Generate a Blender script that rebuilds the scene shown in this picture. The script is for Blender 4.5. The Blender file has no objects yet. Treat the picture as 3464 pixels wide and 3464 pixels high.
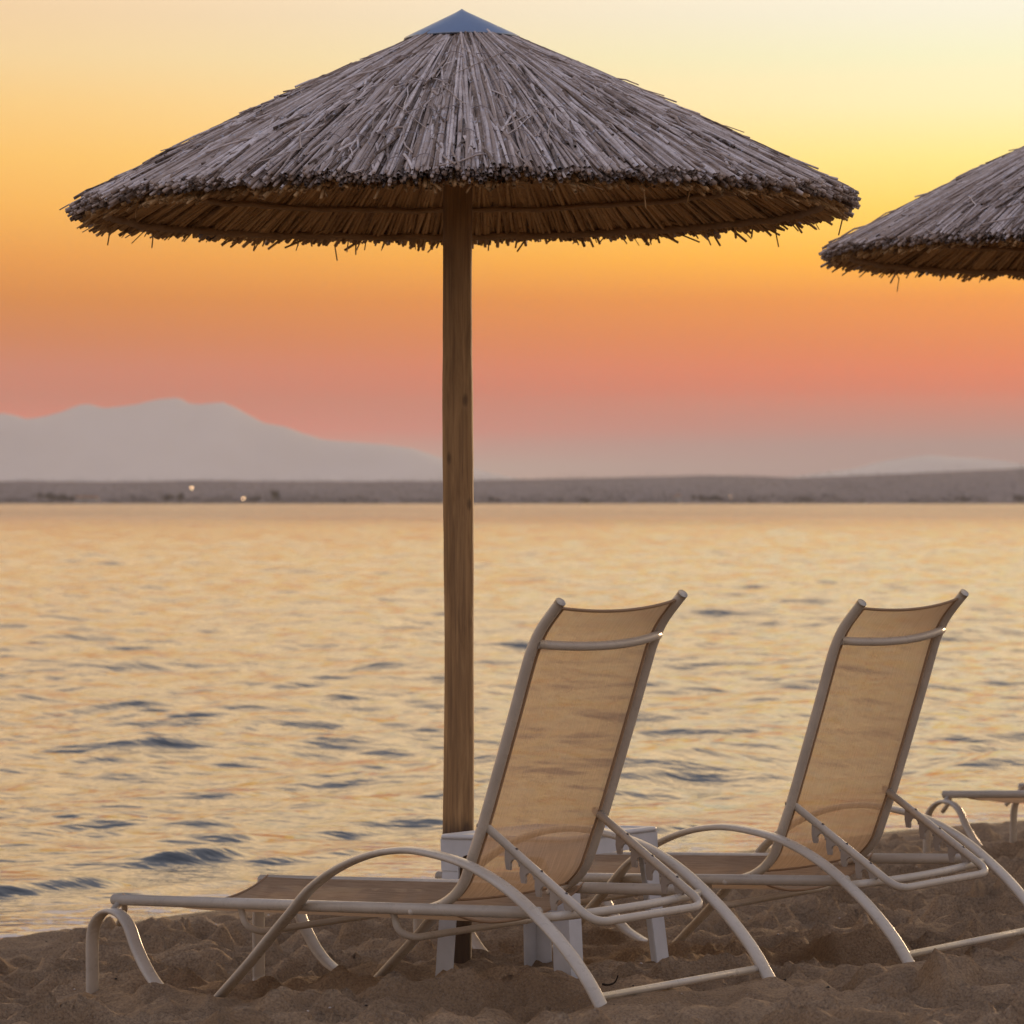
import bpy, math, random
import numpy as np
from mathutils import Vector, Matrix
random.seed(7); rng = np.random.default_rng(7)
SC = bpy.context.scene
COL = SC.collection
rad = math.radians

# ------------------------------------------------------------------ camera
EYE = 1.75                                   # metres above the sea (sea level is z = 0)
cam = bpy.data.cameras.new('camera')
cam.sensor_width = 36; cam.lens = 128.58; cam.shift_y = -0.0101
cam.clip_start = 0.1; cam.clip_end = 60000
cam.dof.use_dof = True; cam.dof.focus_distance = 10.7; cam.dof.aperture_fstop = 8.0
co = bpy.data.objects.new('camera', cam); COL.objects.link(co)
co.location = (0, 0, EYE); co.rotation_euler = (rad(90), 0, 0)
SC.camera = co

# ------------------------------------------------------------------ world: dusk sky
SUN_AZ, SUN_EL = 24.0, 5.0                   # degrees right of the view direction, above the horizon
W = bpy.data.worlds.new('World'); SC.world = W; W.use_nodes = True
nt = W.node_tree; nt.nodes.clear()
def N(tree, typ, **kw):
    n = tree.nodes.new(typ)
    for k, v in kw.items():
        if k.startswith('i_'): n.inputs[k[2:].replace('_', ' ')].default_value = v
        else: setattr(n, k, v)
    return n
def math_node(tree, op, a, b=None, clamp=False):
    n = tree.nodes.new('ShaderNodeMath'); n.operation = op; n.use_clamp = clamp
    for i, v in enumerate((a, b)):
        if v is None: continue
        if isinstance(v, (int, float)): n.inputs[i].default_value = v
        else: tree.links.new(v, n.inputs[i])
    return n.outputs[0]
def ramp(tree, fac, stops, interp='LINEAR'):
    n = tree.nodes.new('ShaderNodeValToRGB'); cr = n.color_ramp; cr.interpolation = interp
    while len(cr.elements) > 1: cr.elements.remove(cr.elements[-1])
    for i, (p, c) in enumerate(stops):
        e = cr.elements[0] if i == 0 else cr.elements.new(p)
        e.position = p; e.color = (*c[:3], 1)
    tree.links.new(fac, n.inputs[0])
    return n.outputs[0]
def mixc(tree, fac, a, b, blend='MIX'):
    n = tree.nodes.new('ShaderNodeMix'); n.data_type = 'RGBA'; n.blend_type = blend
    for s, v in ((n.inputs[0], fac), (n.inputs[6], a), (n.inputs[7], b)):
        if isinstance(v, (int, float)): s.default_value = v
        elif isinstance(v, (tuple, list)): s.default_value = (*v[:3], 1)
        else: tree.links.new(v, s)
    return n.outputs[2]
tc = N(nt, 'ShaderNodeTexCoord')
sep = N(nt, 'ShaderNodeSeparateXYZ'); nt.links.new(tc.outputs['Generated'], sep.inputs[0])
zc = math_node(nt, 'MAXIMUM', sep.outputs[2], 0.0)
fz = math_node(nt, 'POWER', zc, 0.5)         # spreads the low sky out along the ramp
def el(deg): return math.sin(rad(deg)) ** 0.5
# sky on the sunset side, left and right of the sun's bearing; then the sky behind and overhead
LEFT = [(el(.2), (0.495, 0.369, 0.320)), (el(0.57), (0.495, 0.369, 0.320)), (el(1.13), (0.673, 0.068, 0.055)), (el(1.60), (0.456, 0.032, 0.026)), (el(2.06), (0.535, 0.100, 0.059)), (el(2.54), (0.587, 0.133, 0.024)), (el(3.17), (0.677, 0.190, 0.001)), (el(3.79), (0.835, 0.288, 0.026)), (el(4.57), (0.994, 0.443, 0.065)), (el(5.35), (1.032, 0.543, 0.113)), (el(6.19), (0.999, 0.613, 0.203)), (el(6.90), (0.960, 0.661, 0.316)), (el(7.67), (0.922, 0.639, 0.361)),
        (el(12), (2.08, 1.36, .66)), (el(22), (1.90, 1.36, .82)), (el(34), (.62, .62, .70)), (el(60), (.37, .40, .54)), (1.0, (.33, .37, .52))]
RIGHT = [(el(.2), (0.188, 0.127, 0.181)), (el(0.90), (0.188, 0.127, 0.181)), (el(1.35), (0.403, 0.063, 0.081)), (el(1.73), (0.624, 0.021, 0.000)), (el(2.06), (0.761, 0.069, 0.000)), (el(2.54), (0.807, 0.146, 0.000)), (el(3.17), (0.906, 0.248, 0.000)), (el(3.79), (1.151, 0.497, 0.000)), (el(4.57), (1.142, 0.730, 0.101)), (el(5.35), (1.119, 0.884, 0.280)), (el(6.19), (1.101, 0.930, 0.528)), (el(6.90), (0.946, 0.938, 0.619)), (el(7.67), (0.951, 0.928, 0.765)),
        (el(12), (2.12, 1.46, .74)), (el(22), (1.95, 1.42, .86)), (el(34), (.64, .63, .70)), (el(60), (.37, .40, .54)), (1.0, (.33, .37, .52))]
BACK = [(0, (.82, .71, .67)), (el(6), (.80, .70, .68)), (el(14), (.57, .50, .51)), (el(30), (.52, .50, .60)), (1.0, (.36, .40, .56))]
hx = math_node(nt, 'DIVIDE', sep.outputs[0], math_node(nt, 'MAXIMUM', math_node(nt, 'SQRT', math_node(nt, 'ADD',
     math_node(nt, 'POWER', sep.outputs[0], 2.0), math_node(nt, 'POWER', sep.outputs[1], 2.0))), 1e-4))
hy = math_node(nt, 'DIVIDE', sep.outputs[1], math_node(nt, 'MAXIMUM', math_node(nt, 'SQRT', math_node(nt, 'ADD',
     math_node(nt, 'POWER', sep.outputs[0], 2.0), math_node(nt, 'POWER', sep.outputs[1], 2.0))), 1e-4))
lr = N(nt, 'ShaderNodeMapRange', interpolation_type='SMOOTHSTEP'); nt.links.new(hx, lr.inputs[0])
lr.inputs[1].default_value = -0.20; lr.inputs[2].default_value = 0.17
fb = N(nt, 'ShaderNodeMapRange', interpolation_type='SMOOTHSTEP'); nt.links.new(hy, fb.inputs[0])
fb.inputs[1].default_value = -0.35; fb.inputs[2].default_value = 0.85
front = mixc(nt, lr.outputs[0], ramp(nt, fz, LEFT), ramp(nt, fz, RIGHT))
dusk = mixc(nt, fb.outputs[0], ramp(nt, fz, BACK), front)
sky = N(nt, 'ShaderNodeTexSky', sky_type='NISHITA', sun_disc=False)
sky.sun_elevation = rad(SUN_EL); sky.sun_rotation = rad(SUN_AZ); sky.dust_density = 3.0
b1 = N(nt, 'ShaderNodeBackground', i_Strength=1.0); nt.links.new(dusk, b1.inputs[0])
b2 = N(nt, 'ShaderNodeBackground', i_Strength=0.004); nt.links.new(sky.outputs[0], b2.inputs[0])
ad = N(nt, 'ShaderNodeAddShader'); nt.links.new(b1.outputs[0], ad.inputs[0]); nt.links.new(b2.outputs[0], ad.inputs[1])
wo = N(nt, 'ShaderNodeOutputWorld'); nt.links.new(ad.outputs[0], wo.inputs[0])

# ------------------------------------------------------------------ sun
sl = bpy.data.lights.new('sun', 'SUN'); sl.energy = 1.9; sl.angle = rad(6); sl.color = (1.0, .68, .40)
so = bpy.data.objects.new('sun', sl); COL.objects.link(so)
sd = Vector((math.sin(rad(SUN_AZ)) * math.cos(rad(SUN_EL)), math.cos(rad(SUN_AZ)) * math.cos(rad(SUN_EL)), math.sin(rad(SUN_EL))))
so.rotation_euler = sd.to_track_quat('Z', 'Y').to_euler(); so.location = sd * 50
SC.view_settings.view_transform = 'Standard'; SC.view_settings.look = 'None'
SC.view_settings.exposure = 0.0; SC.view_settings.gamma = 1.0
SC.cycles.max_bounces = 10; SC.cycles.transparent_max_bounces = 12; SC.cycles.volume_bounces = 1
SC.cycles.caustics_reflective = False; SC.cycles.caustics_refractive = False
SC.cycles.sample_clamp_indirect = 4.0

# ------------------------------------------------------------------ helpers
class MB:
    """collects vertices, faces and one value per vertex, then links them as ONE mesh object"""
    def __init__(s): s.v = []; s.f = []; s.t = []; s.n = 0
    def add(s, V, F, tint=0.5):
        V = np.asarray(V, float).reshape(-1, 3)
        s.v.append(V); s.f += [tuple(int(i) + s.n for i in f) for f in F]; s.n += len(V)
        s.t.append(np.full(len(V), tint) if np.isscalar(tint) else np.asarray(tint))
        return s
    def build(s, name, mat, parent=None, smooth=True, loc=None):
        me = bpy.data.meshes.new(name)
        V = np.concatenate(s.v); me.from_pydata(V.tolist(), [], s.f)
        a = me.attributes.new('tint', 'FLOAT', 'POINT'); a.data.foreach_set('value', np.concatenate(s.t).astype(np.float32))
        me.materials.append(mat)
        if smooth: me.polygons.foreach_set('use_smooth', [True] * len(me.polygons))
        o = bpy.data.objects.new(name, me); COL.objects.link(o)
        if parent: o.parent = parent
        if loc is not None: o.location = loc
        return o
def tag(o, label=None, cat=None, group=None, kind=None):
    if label: o['label'] = label
    if cat: o['category'] = cat
    if group: o['group'] = group
    if kind: o['kind'] = kind
    return o
def thing(name, loc, label, cat, group=None, rot=(0, 0, 0)):
    o = bpy.data.objects.new(name, None); COL.objects.link(o)
    o.location = loc; o.rotation_euler = rot; o.empty_display_size = .1
    return tag(o, label, cat, group)
def copy_tree(o, parent=None):
    c = o.copy(); COL.objects.link(c)
    if parent: c.parent = parent
    for ch in list(o.children): copy_tree(ch, c)
    return c
def smooth_path(P, n=8):
    """Catmull-Rom through the points"""
    P = np.asarray(P, float); Q = np.vstack([2 * P[0] - P[1], P, 2 * P[-1] - P[-2]]); out = []
    for i in range(1, len(Q) - 2):
        p0, p1, p2, p3 = Q[i - 1], Q[i], Q[i + 1], Q[i + 2]
        for k in range(n):
            t = k / n
            out.append(.5 * (2 * p1 + (p2 - p0) * t + (2 * p0 - 5 * p1 + 4 * p2 - p3) * t * t + (3 * p1 - p0 - 3 * p2 + p3) * t ** 3))
    out.append(P[-1]); return np.array(out)
def fillet(P, r=.03, n=5):
    """round the corners of a polyline"""
    P = [np.asarray(p, float) for p in P]; out = [P[0]]
    for a, b, c in zip(P, P[1:], P[2:]):
        d = min(r, .45 * np.linalg.norm(a - b), .45 * np.linalg.norm(c - b))
        s, e = b + (a - b) / np.linalg.norm(a - b) * d, b + (c - b) / np.linalg.norm(c - b) * d
        for k in range(n + 1):
            t = k / n; out.append((1 - t) ** 2 * s + 2 * t * (1 - t) * b + t * t * e)
    out.append(P[-1]); return np.array(out)
def sweep(path, rx, ry=None, seg=10, lateral=None, cap=True, power=2.0):
    """tube of elliptic section along a path; lateral fixes the direction of rx"""
    P = np.asarray(path, float); n = len(P); ry = rx if ry is None else ry
    rx = np.broadcast_to(rx, n); ry = np.broadcast_to(ry, n)
    T = np.gradient(P, axis=0); T /= np.linalg.norm(T, axis=1)[:, None] + 1e-12
    ref = np.array(lateral, float) if lateral is not None else (np.array([0, 0, 1.]) if abs(T[0][2]) < .9 else np.array([1., 0, 0]))
    B = []; b = ref - T[0] * (ref @ T[0]); b /= np.linalg.norm(b)
    for i in range(n):
        b = (ref if lateral is not None else b); b = b - T[i] * (b @ T[i]); b = b / (np.linalg.norm(b) + 1e-12); B.append(b)
    B = np.array(B); Nn = np.cross(T, B)
    a = np.linspace(0, 2 * math.pi, seg, endpoint=False)
    ca, sa = np.cos(a), np.sin(a)
    ca, sa = np.sign(ca) * abs(ca) ** (2 / power), np.sign(sa) * abs(sa) ** (2 / power)
    V = P[:, None] + B[:, None] * (ca[None, :, None] * rx[:, None, None]) + Nn[:, None] * (sa[None, :, None] * ry[:, None, None])
    F = [(i * seg + j, i * seg + (j + 1) % seg, (i + 1) * seg + (j + 1) % seg, (i + 1) * seg + j) for i in range(n - 1) for j in range(seg)]
    V = V.reshape(-1, 3)
    if cap:                                   # domed caps
        for i, sgn, o in ((0, -1, 0), (n - 1, 1, (n - 1) * seg)):
            c = P[i] + T[i] * sgn * min(rx[i], ry[i]) * .25; V = np.vstack([V, c]); k = len(V) - 1
            F += [(o + j, o + (j + 1) % seg, k) for j in range(seg)]
    return V, F
def box(c, d, R=None):
    c, d = np.array(c, float), np.array(d, float) / 2
    V = np.array([[x, y, z] for x in (-1, 1) for y in (-1, 1) for z in (-1, 1)]) * d
    if R is not None: V = V @ R.T
    return V + c, [(0, 1, 3, 2), (4, 6, 7, 5), (0, 4, 5, 1), (2, 3, 7, 6), (0, 2, 6, 4), (1, 5, 7, 3)]
def extrude_y(poly, y0, y1):
    """polygon in xz, extruded along y"""
    n = len(poly); V = [(p[0], y0, p[1]) for p in poly] + [(p[0], y1, p[1]) for p in poly]
    return V, [tuple(range(n)), tuple(range(2 * n - 1, n - 1, -1))] + [(i, i + n, (i + 1) % n + n, (i + 1) % n) for i in range(n)]
def vhash(ix, iy, seed):
    h = (ix.astype(np.int64) * 374761393 + iy.astype(np.int64) * 668265263 + seed * 1442695041) & 0x7fffffff
    h = ((h ^ (h >> 13)) * 1274126177) & 0x7fffffff
    return ((h ^ (h >> 16)) & 0xffff) / 65535.
def vnoise(x, y, seed=0):
    ix, iy = np.floor(x), np.floor(y); fx, fy = x - ix, y - iy
    fx = fx ** 3 * (fx * (fx * 6 - 15) + 10); fy = fy ** 3 * (fy * (fy * 6 - 15) + 10)
    a, b = vhash(ix, iy, seed), vhash(ix + 1, iy, seed); c, d = vhash(ix, iy + 1, seed), vhash(ix + 1, iy + 1, seed)
    return (a + (b - a) * fx) * (1 - fy) + (c + (d - c) * fx) * fy - .5
def fbm(x, y, seed, o=4, g=.5):
    r = 0 * x; a = 1.
    for k in range(o): r = r + a * vnoise(x * 2 ** k + 17.3 * k, y * 2 ** k - 9.1 * k, seed + k); a *= g
    return r

# ------------------------------------------------------------------ materials
def mat(name):
    m = bpy.data.materials.new(name); m.use_nodes = True; t = m.node_tree
    p = t.nodes['Principled BSDF']; return m, t, p
def noise(t, scale, detail=3, rough=.5, vec=None, dist=0):
    n = N(t, 'ShaderNodeTexNoise'); n.inputs['Scale'].default_value = scale; n.inputs['Detail'].default_value = detail
    n.inputs['Roughness'].default_value = rough; n.inputs['Distortion'].default_value = dist
    if vec is not None: t.links.new(vec, n.inputs['Vector'])
    return n.outputs['Fac']
def coords(t, scale=(1, 1, 1), rot=(0, 0, 0), kind='Object'):
    c = N(t, 'ShaderNodeTexCoord'); m = N(t, 'ShaderNodeMapping'); m.inputs['Scale'].default_value = scale; m.inputs['Rotation'].default_value = rot
    t.links.new(c.outputs[kind], m.inputs[0]); return m.outputs[0]
def bump(t, p, h, strength, dist):
    b = N(t, 'ShaderNodeBump'); b.inputs['Strength'].default_value = strength; b.inputs['Distance'].default_value = dist
    t.links.new(h, b.inputs['Height']); t.links.new(b.outputs[0], p.inputs['Normal']); return b
def maprange(t, v, a, b, c, d, smooth=False):
    n = N(t, 'ShaderNodeMapRange'); t.links.new(v, n.inputs[0])
    if smooth: n.interpolation_type = 'SMOOTHSTEP'
    for i, x in enumerate((a, b, c, d)): n.inputs[i + 1].default_value = x
    return n.outputs[0]
def attr(t, name='tint'):
    a = N(t, 'ShaderNodeAttribute'); a.attribute_name = name; return a.outputs['Fac']

def paint_mat(name, c1, c2, rough=.38):
    m, t, p = mat(name); v = coords(t)
    t.links.new(mixc(t, maprange(t, noise(t, 9, 4, .6, v), .35, .65, 0, 1), c1, c2), p.inputs['Base Color'])
    t.links.new(maprange(t, noise(t, 40, 3, .5, v), .3, .7, rough - .07, rough + .1), p.inputs['Roughness'])
    bump(t, p, noise(t, 300, 2, .5, v), .06, .001); return m
M_frame = paint_mat('painted_aluminium', (.54, .48, .395), (.46, .405, .33), .30)
M_strip = paint_mat('grey_beige_plastic', (.36, .31, .265), (.29, .25, .21), .45)
M_plastic = paint_mat('white_plastic', (.60, .61, .63), (.52, .53, .54), .42)
m, t, p = mat('dark_steel_screw'); p.inputs['Base Color'].default_value = (.12, .10, .09, 1); p.inputs['Metallic'].default_value = .7; p.inputs['Roughness'].default_value = .45; M_screw = m
m, t, p = mat('zinc_sheet'); v = coords(t)
t.links.new(mixc(t, noise(t, 7, 4, .6, v), (.20, .26, .36), (.30, .36, .46)), p.inputs['Base Color'])
p.inputs['Metallic'].default_value = .85; t.links.new(maprange(t, noise(t, 25, 4, .6, v), .3, .7, .34, .5), p.inputs['Roughness']); M_zinc = m

# sling: open-weave fabric that lets some light and some of what is behind through
m, t, p = mat('sling_mesh_fabric'); v = coords(t)
streak = noise(t, 1.0, 4, .65, coords(t, (9, 150, 9)))
weft = noise(t, 1.0, 3, .6, coords(t, (320, 10, 320)))
mott = noise(t, 6, 4, .6, v)
colr = mixc(t, maprange(t, streak, .3, .7, 0, 1), (.30, .215, .145), (.53, .405, .29))
colr = mixc(t, maprange(t, mott, .35, .7, 0, .35), colr, (.42, .29, .18))
t.links.new(colr, p.inputs['Base Color']); p.inputs['Roughness'].default_value = .8; p.inputs['Specular IOR Level'].default_value = .2
bump(t, p, math_node(t, 'ADD', streak, weft), .25, .0015)
trl = N(t, 'ShaderNodeBsdfTranslucent'); t.links.new(mixc(t, .5, colr, (.66, .43, .24)), trl.inputs[0])
trp = N(t, 'ShaderNodeBsdfTransparent'); trp.inputs[0].default_value = (1.0, .94, .84, 1)
m1 = N(t, 'ShaderNodeMixShader'); m1.inputs[0].default_value = .48; t.links.new(p.outputs[0], m1.inputs[1]); t.links.new(trl.outputs[0], m1.inputs[2])
m2 = N(t, 'ShaderNodeMixShader'); lw = N(t, 'ShaderNodeLayerWeight'); lw.inputs[0].default_value = .5         # the open weave closes up at a glancing angle
t.links.new(math_node(t, 'MULTIPLY', maprange(t, math_node(t, 'ADD', streak, weft), .7, 1.3, .34, .14), maprange(t, lw.outputs['Facing'], .35, .85, 1, 0, True)), m2.inputs[0])
t.links.new(m1.outputs[0], m2.inputs[1]); t.links.new(trp.outputs[0], m2.inputs[2])
t.links.new(m2.outputs[0], t.nodes['Material Output'].inputs[0]); M_sling = m
m, t, p = mat('sling_hem'); p.inputs['Base Color'].default_value = (.33, .21, .12, 1); p.inputs['Roughness'].default_value = .85
bump(t, p, noise(t, 500, 2), .2, .001); M_hem = m

def reed_mat(name, dark, mid, pale, lichen):
    m, t, p = mat(name); ti = attr(t)
    c = ramp(t, ti, [(0, tuple(x * .45 for x in dark)), (.12, dark), (.45, mid), (1, pale)])
    v = coords(t)
    c = mixc(t, maprange(t, noise(t, 28, 4, .65, v), .42, .68, 0, .75), c, mid)
    c = mixc(t, maprange(t, noise(t, 55, 4, .7, v), .57, .68, 0, lichen), c, (.46, .47, .53))
    c = mixc(t, maprange(t, noise(t, 90, 3, .7, v), .30, .42, .65, 0), c, (.085, .058, .044))
    t.links.new(c, p.inputs['Base Color']); p.inputs['Roughness'].default_value = .7; p.inputs['Specular IOR Level'].default_value = .3
    bump(t, p, noise(t, 160, 3, .6, v), .35, .003); return m
M_reed = reed_mat('weathered_reed', (.125, .080, .052), (.385, .300, .252), (.76, .68, .65), .85)
M_reed_in = reed_mat('brown_reed', (.27, .155, .068), (.50, .315, .150), (.64, .43, .225), .0)
m, t, p = mat('binding_wire'); p.inputs['Base Color'].default_value = (.28, .23, .23, 1); p.inputs['Roughness'].default_value = .6; M_wire = m
m, t, p = mat('reed_bundle'); w = N(t, 'ShaderNodeTexNoise'); v = coords(t, (40, 40, 90)); t.links.new(v, w.inputs[0]); w.inputs['Scale'].default_value = 1
t.links.new(mixc(t, w.outputs['Fac'], (.22, .135, .068), (.42, .275, .15)), p.inputs['Base Color']); p.inputs['Roughness'].default_value = .8
bump(t, p, w.outputs['Fac'], .6, .006); M_hoop = m

m, t, p = mat('pole_wood'); v = coords(t, (9, 9, .9)); g = noise(t, 4, 6, .65, v, .6); f = noise(t, 1.0, 4, .6, coords(t, (150, 150, 3)))
c = mixc(t, maprange(t, g, .3, .7, 0, 1), (.21, .112, .042), (.45, .268, .112))
c = mixc(t, maprange(t, f, .45, .7, 0, .6), c, (.13, .070, .031))
k = N(t, 'ShaderNodeTexVoronoi'); k.inputs['Scale'].default_value = 1; t.links.new(coords(t, (11, 11, 5.5)), k.inputs['Vector'])
c = mixc(t, maprange(t, k.outputs['Distance'], .07, .15, .6, 0), c, (.045, .022, .011))
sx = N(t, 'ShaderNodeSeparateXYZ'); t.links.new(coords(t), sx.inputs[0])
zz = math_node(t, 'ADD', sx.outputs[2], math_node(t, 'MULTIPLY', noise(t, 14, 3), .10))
c = mixc(t, maprange(t, zz, .52, .43, 0, .85, True), c, (.035, .020, .013))    # darker towards the foot of the post
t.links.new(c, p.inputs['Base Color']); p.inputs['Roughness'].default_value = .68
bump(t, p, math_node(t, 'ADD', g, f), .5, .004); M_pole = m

# sand, wet along the waterline
m, t, p = mat('sand'); v = coords(t)
sx = N(t, 'ShaderNodeSeparateXYZ'); t.links.new(v, sx.inputs[0])
s_sea = math_node(t, 'MULTIPLY', math_node(t, 'SUBTRACT', sx.outputs[1], sx.outputs[0]), .7071)
s_sea = math_node(t, 'ADD', s_sea, math_node(t, 'MULTIPLY', math_node(t, 'SUBTRACT', noise(t, 1.3, 4, .6, v), .5), 1.3))
c = mixc(t, maprange(t, noise(t, 2.2, 5, .6, v), .35, .65, 0, 1), (.33, .218, .120), (.52, .365, .222))
c = mixc(t, maprange(t, noise(t, 130, 4, .75, v), .40, .66, 0, .85), c, (.165, .106, .066))
c = mixc(t, maprange(t, noise(t, 260, 2, .7, v), .62, .70, 0, .8), c, (.55, .46, .36))
wet = maprange(t, s_sea, 11.45, 12.0, 0, 1, True)
c = mixc(t, wet, c, (.085, .060, .042))
t.links.new(c, p.inputs['Base Color']); t.links.new(maprange(t, wet, 0, 1, .92, .5), p.inputs['Roughness']); p.inputs['Specular IOR Level'].default_value = .25
h = math_node(t, 'ADD', math_node(t, 'MULTIPLY', noise(t, 26, 5, .58, v), .62), math_node(t, 'MULTIPLY', noise(t, 110, 4, .75, v), .30))
bump(t, p, h, 1.0, .045); M_sand = m

# sea
m, t, p = mat('sea_water'); v = coords(t)
p.inputs['Base Color'].default_value = (.052, .062, .068, 1); p.inputs['IOR'].default_value = 1.333
sx = N(t, 'ShaderNodeSeparateXYZ'); t.links.new(v, sx.inputs[0])
s_sea = math_node(t, 'MULTIPLY', math_node(t, 'SUBTRACT', sx.outputs[1], sx.outputs[0]), .7071)
t.links.new(maprange(t, sx.outputs[1], 40, 600, .06, .14, True), p.inputs['Roughness'])    # ripples too small to resolve far out
n1 = noise(t, 1.0, 3, .55, coords(t, (1.6, 2.6, 1))); n2 = noise(t, 1.0, 3, .55, coords(t, (4.5, 8.0, 1), (0, 0, .3)))
bump(t, p, math_node(t, 'ADD', math_node(t, 'MULTIPLY', n1, 1.0), math_node(t, 'MULTIPLY', n2, .35)), .5, .085)
farw = math_node(t, 'MULTIPLY', noise(t, 1.0, 5, .62, coords(t, (.30, .55, 1), (0, 0, .2))), maprange(t, sx.outputs[1], 170, 520, .12, 1, True))
gust = maprange(t, noise(t, 1.0, 3, .6, coords(t, (.012, .005, 1))), .35, .65, .45, 1.25)
b2_ = N(t, 'ShaderNodeBump'); b2_.inputs['Strength'].default_value = .8; b2_.inputs['Distance'].default_value = 1.25
t.links.new(math_node(t, 'MULTIPLY', farw, gust), b2_.inputs['Height']); t.links.new(p.inputs['Normal'].links[0].from_socket, b2_.inputs['Normal']); t.links.new(b2_.outputs[0], p.inputs['Normal'])
near = maprange(t, s_sea, 12.2, 13.0, 1, 0, True)
foam = math_node(t, 'MULTIPLY', near, maprange(t, noise(t, 5, 6, .7, v, .6), .52, .60, 0, 1), True)
fm = N(t, 'ShaderNodeBsdfDiffuse'); fm.inputs[0].default_value = (.62, .60, .60, 1)
mx = N(t, 'ShaderNodeMixShader'); t.links.new(math_node(t, 'MULTIPLY', foam, .8), mx.inputs[0]); t.links.new(p.outputs[0], mx.inputs[1]); t.links.new(fm.outputs[0], mx.inputs[2])
t.links.new(mx.outputs[0], t.nodes['Material Output'].inputs[0]); M_sea = m

def simple(name, a, b, scale, rough=.9):
    m, t, p = mat(name); t.links.new(mixc(t, maprange(t, noise(t, scale, 5, .6, coords(t)), .35, .65, 0, 1), a, b), p.inputs['Base Color'])
    p.inputs['Roughness'].default_value = rough; p.inputs['Specular IOR Level'].default_value = .1; return m
M_land = simple('hazed_scrub_land', (.112, .104, .135), (.140, .130, .160), .004)  # blue-violet cast of distance haze put into the land colour
M_rock = simple('hazed_mountain_rock', (.41, .41, .43), (.46, .46, .48), .004)  # part of the distance haze is put into this pale bluish rock colour
M_leaf = simple('dark_foliage', (.050, .052, .062), (.078, .074, .086), .05)
M_bark = simple('bark', (.06, .045, .035), (.10, .08, .06), 2)
M_wall = simple('pale_render', (.50, .46, .42), (.58, .54, .50), .3)
M_roof = simple('clay_roof', (.22, .12, .08), (.28, .15, .10), .5)
M_dark = simple('window_dark', (.03, .03, .035), (.05, .05, .05), 1, .3)
m, t, p = mat('shell_bits'); t.links.new(ramp(t, attr(t), [(0, (.02, .014, .01)), (.45, (.05, .035, .024)), (.55, (.40, .33, .27)), (1, (.66, .60, .55))]), p.inputs['Base Color']); p.inputs['Roughness'].default_value = .7; M_pebble = m
M_twig = simple('twig_bark', (.025, .018, .013), (.05, .035, .025), 30)
m, t, p = mat('lamp_glow'); e = N(t, 'ShaderNodeEmission'); e.inputs[0].default_value = (1.0, .62, .30, 1); e.inputs[1].default_value = 20
t.links.new(e.outputs[0], t.nodes['Material Output'].inputs[0]); M_lamp = m
m, t, p = mat('lamp_post_paint'); p.inputs['Base Color'].default_value = (.10, .10, .11, 1); p.inputs['Roughness'].default_value = .5; M_post = m

# ------------------------------------------------------------------ beach
PS = np.array([-400, -60, 0, 4, 6.8, 8.5, 10.3, 11.4, 12.15, 14, 20, 60, 400, 12000.])
PZ = np.array([3.0, 1.6, .78, .64, .398, .255, .155, .09, .0, -.26, -1.0, -3.2, -5.0, -6.0])
def axis(lo, hi, step, far, growth=1.12):
    a = list(np.arange(lo, hi + 1e-6, step)); d = step
    while a[-1] < far: d *= growth; a.append(a[-1] + d)
    d = step
    while a[0] > -far: d *= growth; a.insert(0, a[0] - d)
    return np.array(a)
gx, gy = axis(-2.2, 3.7, .0145, 350), axis(8.2, 20.5, .021, 350)
X, Y = np.meshgrid(gx, gy)
S = (Y - X) * .7071; A = (Y + X) * .7071
Zb = np.interp(S + np.clip(.08 * (13.3 - A), -.1, .42), PS, PZ)
dry = np.clip((11.95 - S) / 2.0, 0.03, 1) ; dry = dry * dry * (3 - 2 * dry)
wx, wy = X + .12 * vnoise(X * 3, Y * 3, 90), Y + .12 * vnoise(X * 3, Y * 3, 91)
Z = Zb + .09 * fbm(wx * .9, wy * .9, 11, 2) * (.25 + .75 * dry)
ridge = (1 - np.abs(2 * fbm(wx * 2.1, wy * 3.2, 23, 3, .4))) ** 2
Z = Z + dry * (.090 * fbm(wx * 2.5, wy * 4.2, 31, 4, .52) + .055 * (ridge - .6))
ridge2 = (1 - np.abs(2 * fbm(wx * 3.6 + 3, wy * 6.4, 61, 3, .42))) ** 2
Z = Z + dry * (.064 * (ridge2 - .6) + .018 * fbm(wx * 8, wy * 11, 41, 4, .58))
def footprint(cx, cy, ang, L, Wd, dep):
    i0, i1 = np.searchsorted(gy, (cy - .4, cy + .4)); j0, j1 = np.searchsorted(gx, (cx - .4, cx + .4))
    if i1 <= i0 or j1 <= j0: return
    x, y = X[i0:i1, j0:j1] - cx, Y[i0:i1, j0:j1] - cy
    u, w_ = x * math.cos(ang) + y * math.sin(ang), -x * math.sin(ang) + y * math.cos(ang)
    q = np.sqrt((u / L) ** 2 + (w_ / Wd) ** 2)
    Z[i0:i1, j0:j1] += dry[i0:i1, j0:j1] * (-dep * np.exp(-q ** 4) + .55 * dep * np.exp(-((q - 1.35) / .38) ** 2))
for k in range(760):
    footprint(rng.uniform(-2.4, 4.2), rng.uniform(7.8, 19.5), rng.uniform(0, 6.28), rng.uniform(.10, .17), rng.uniform(.05, .08), rng.uniform(.020, .062))
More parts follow.
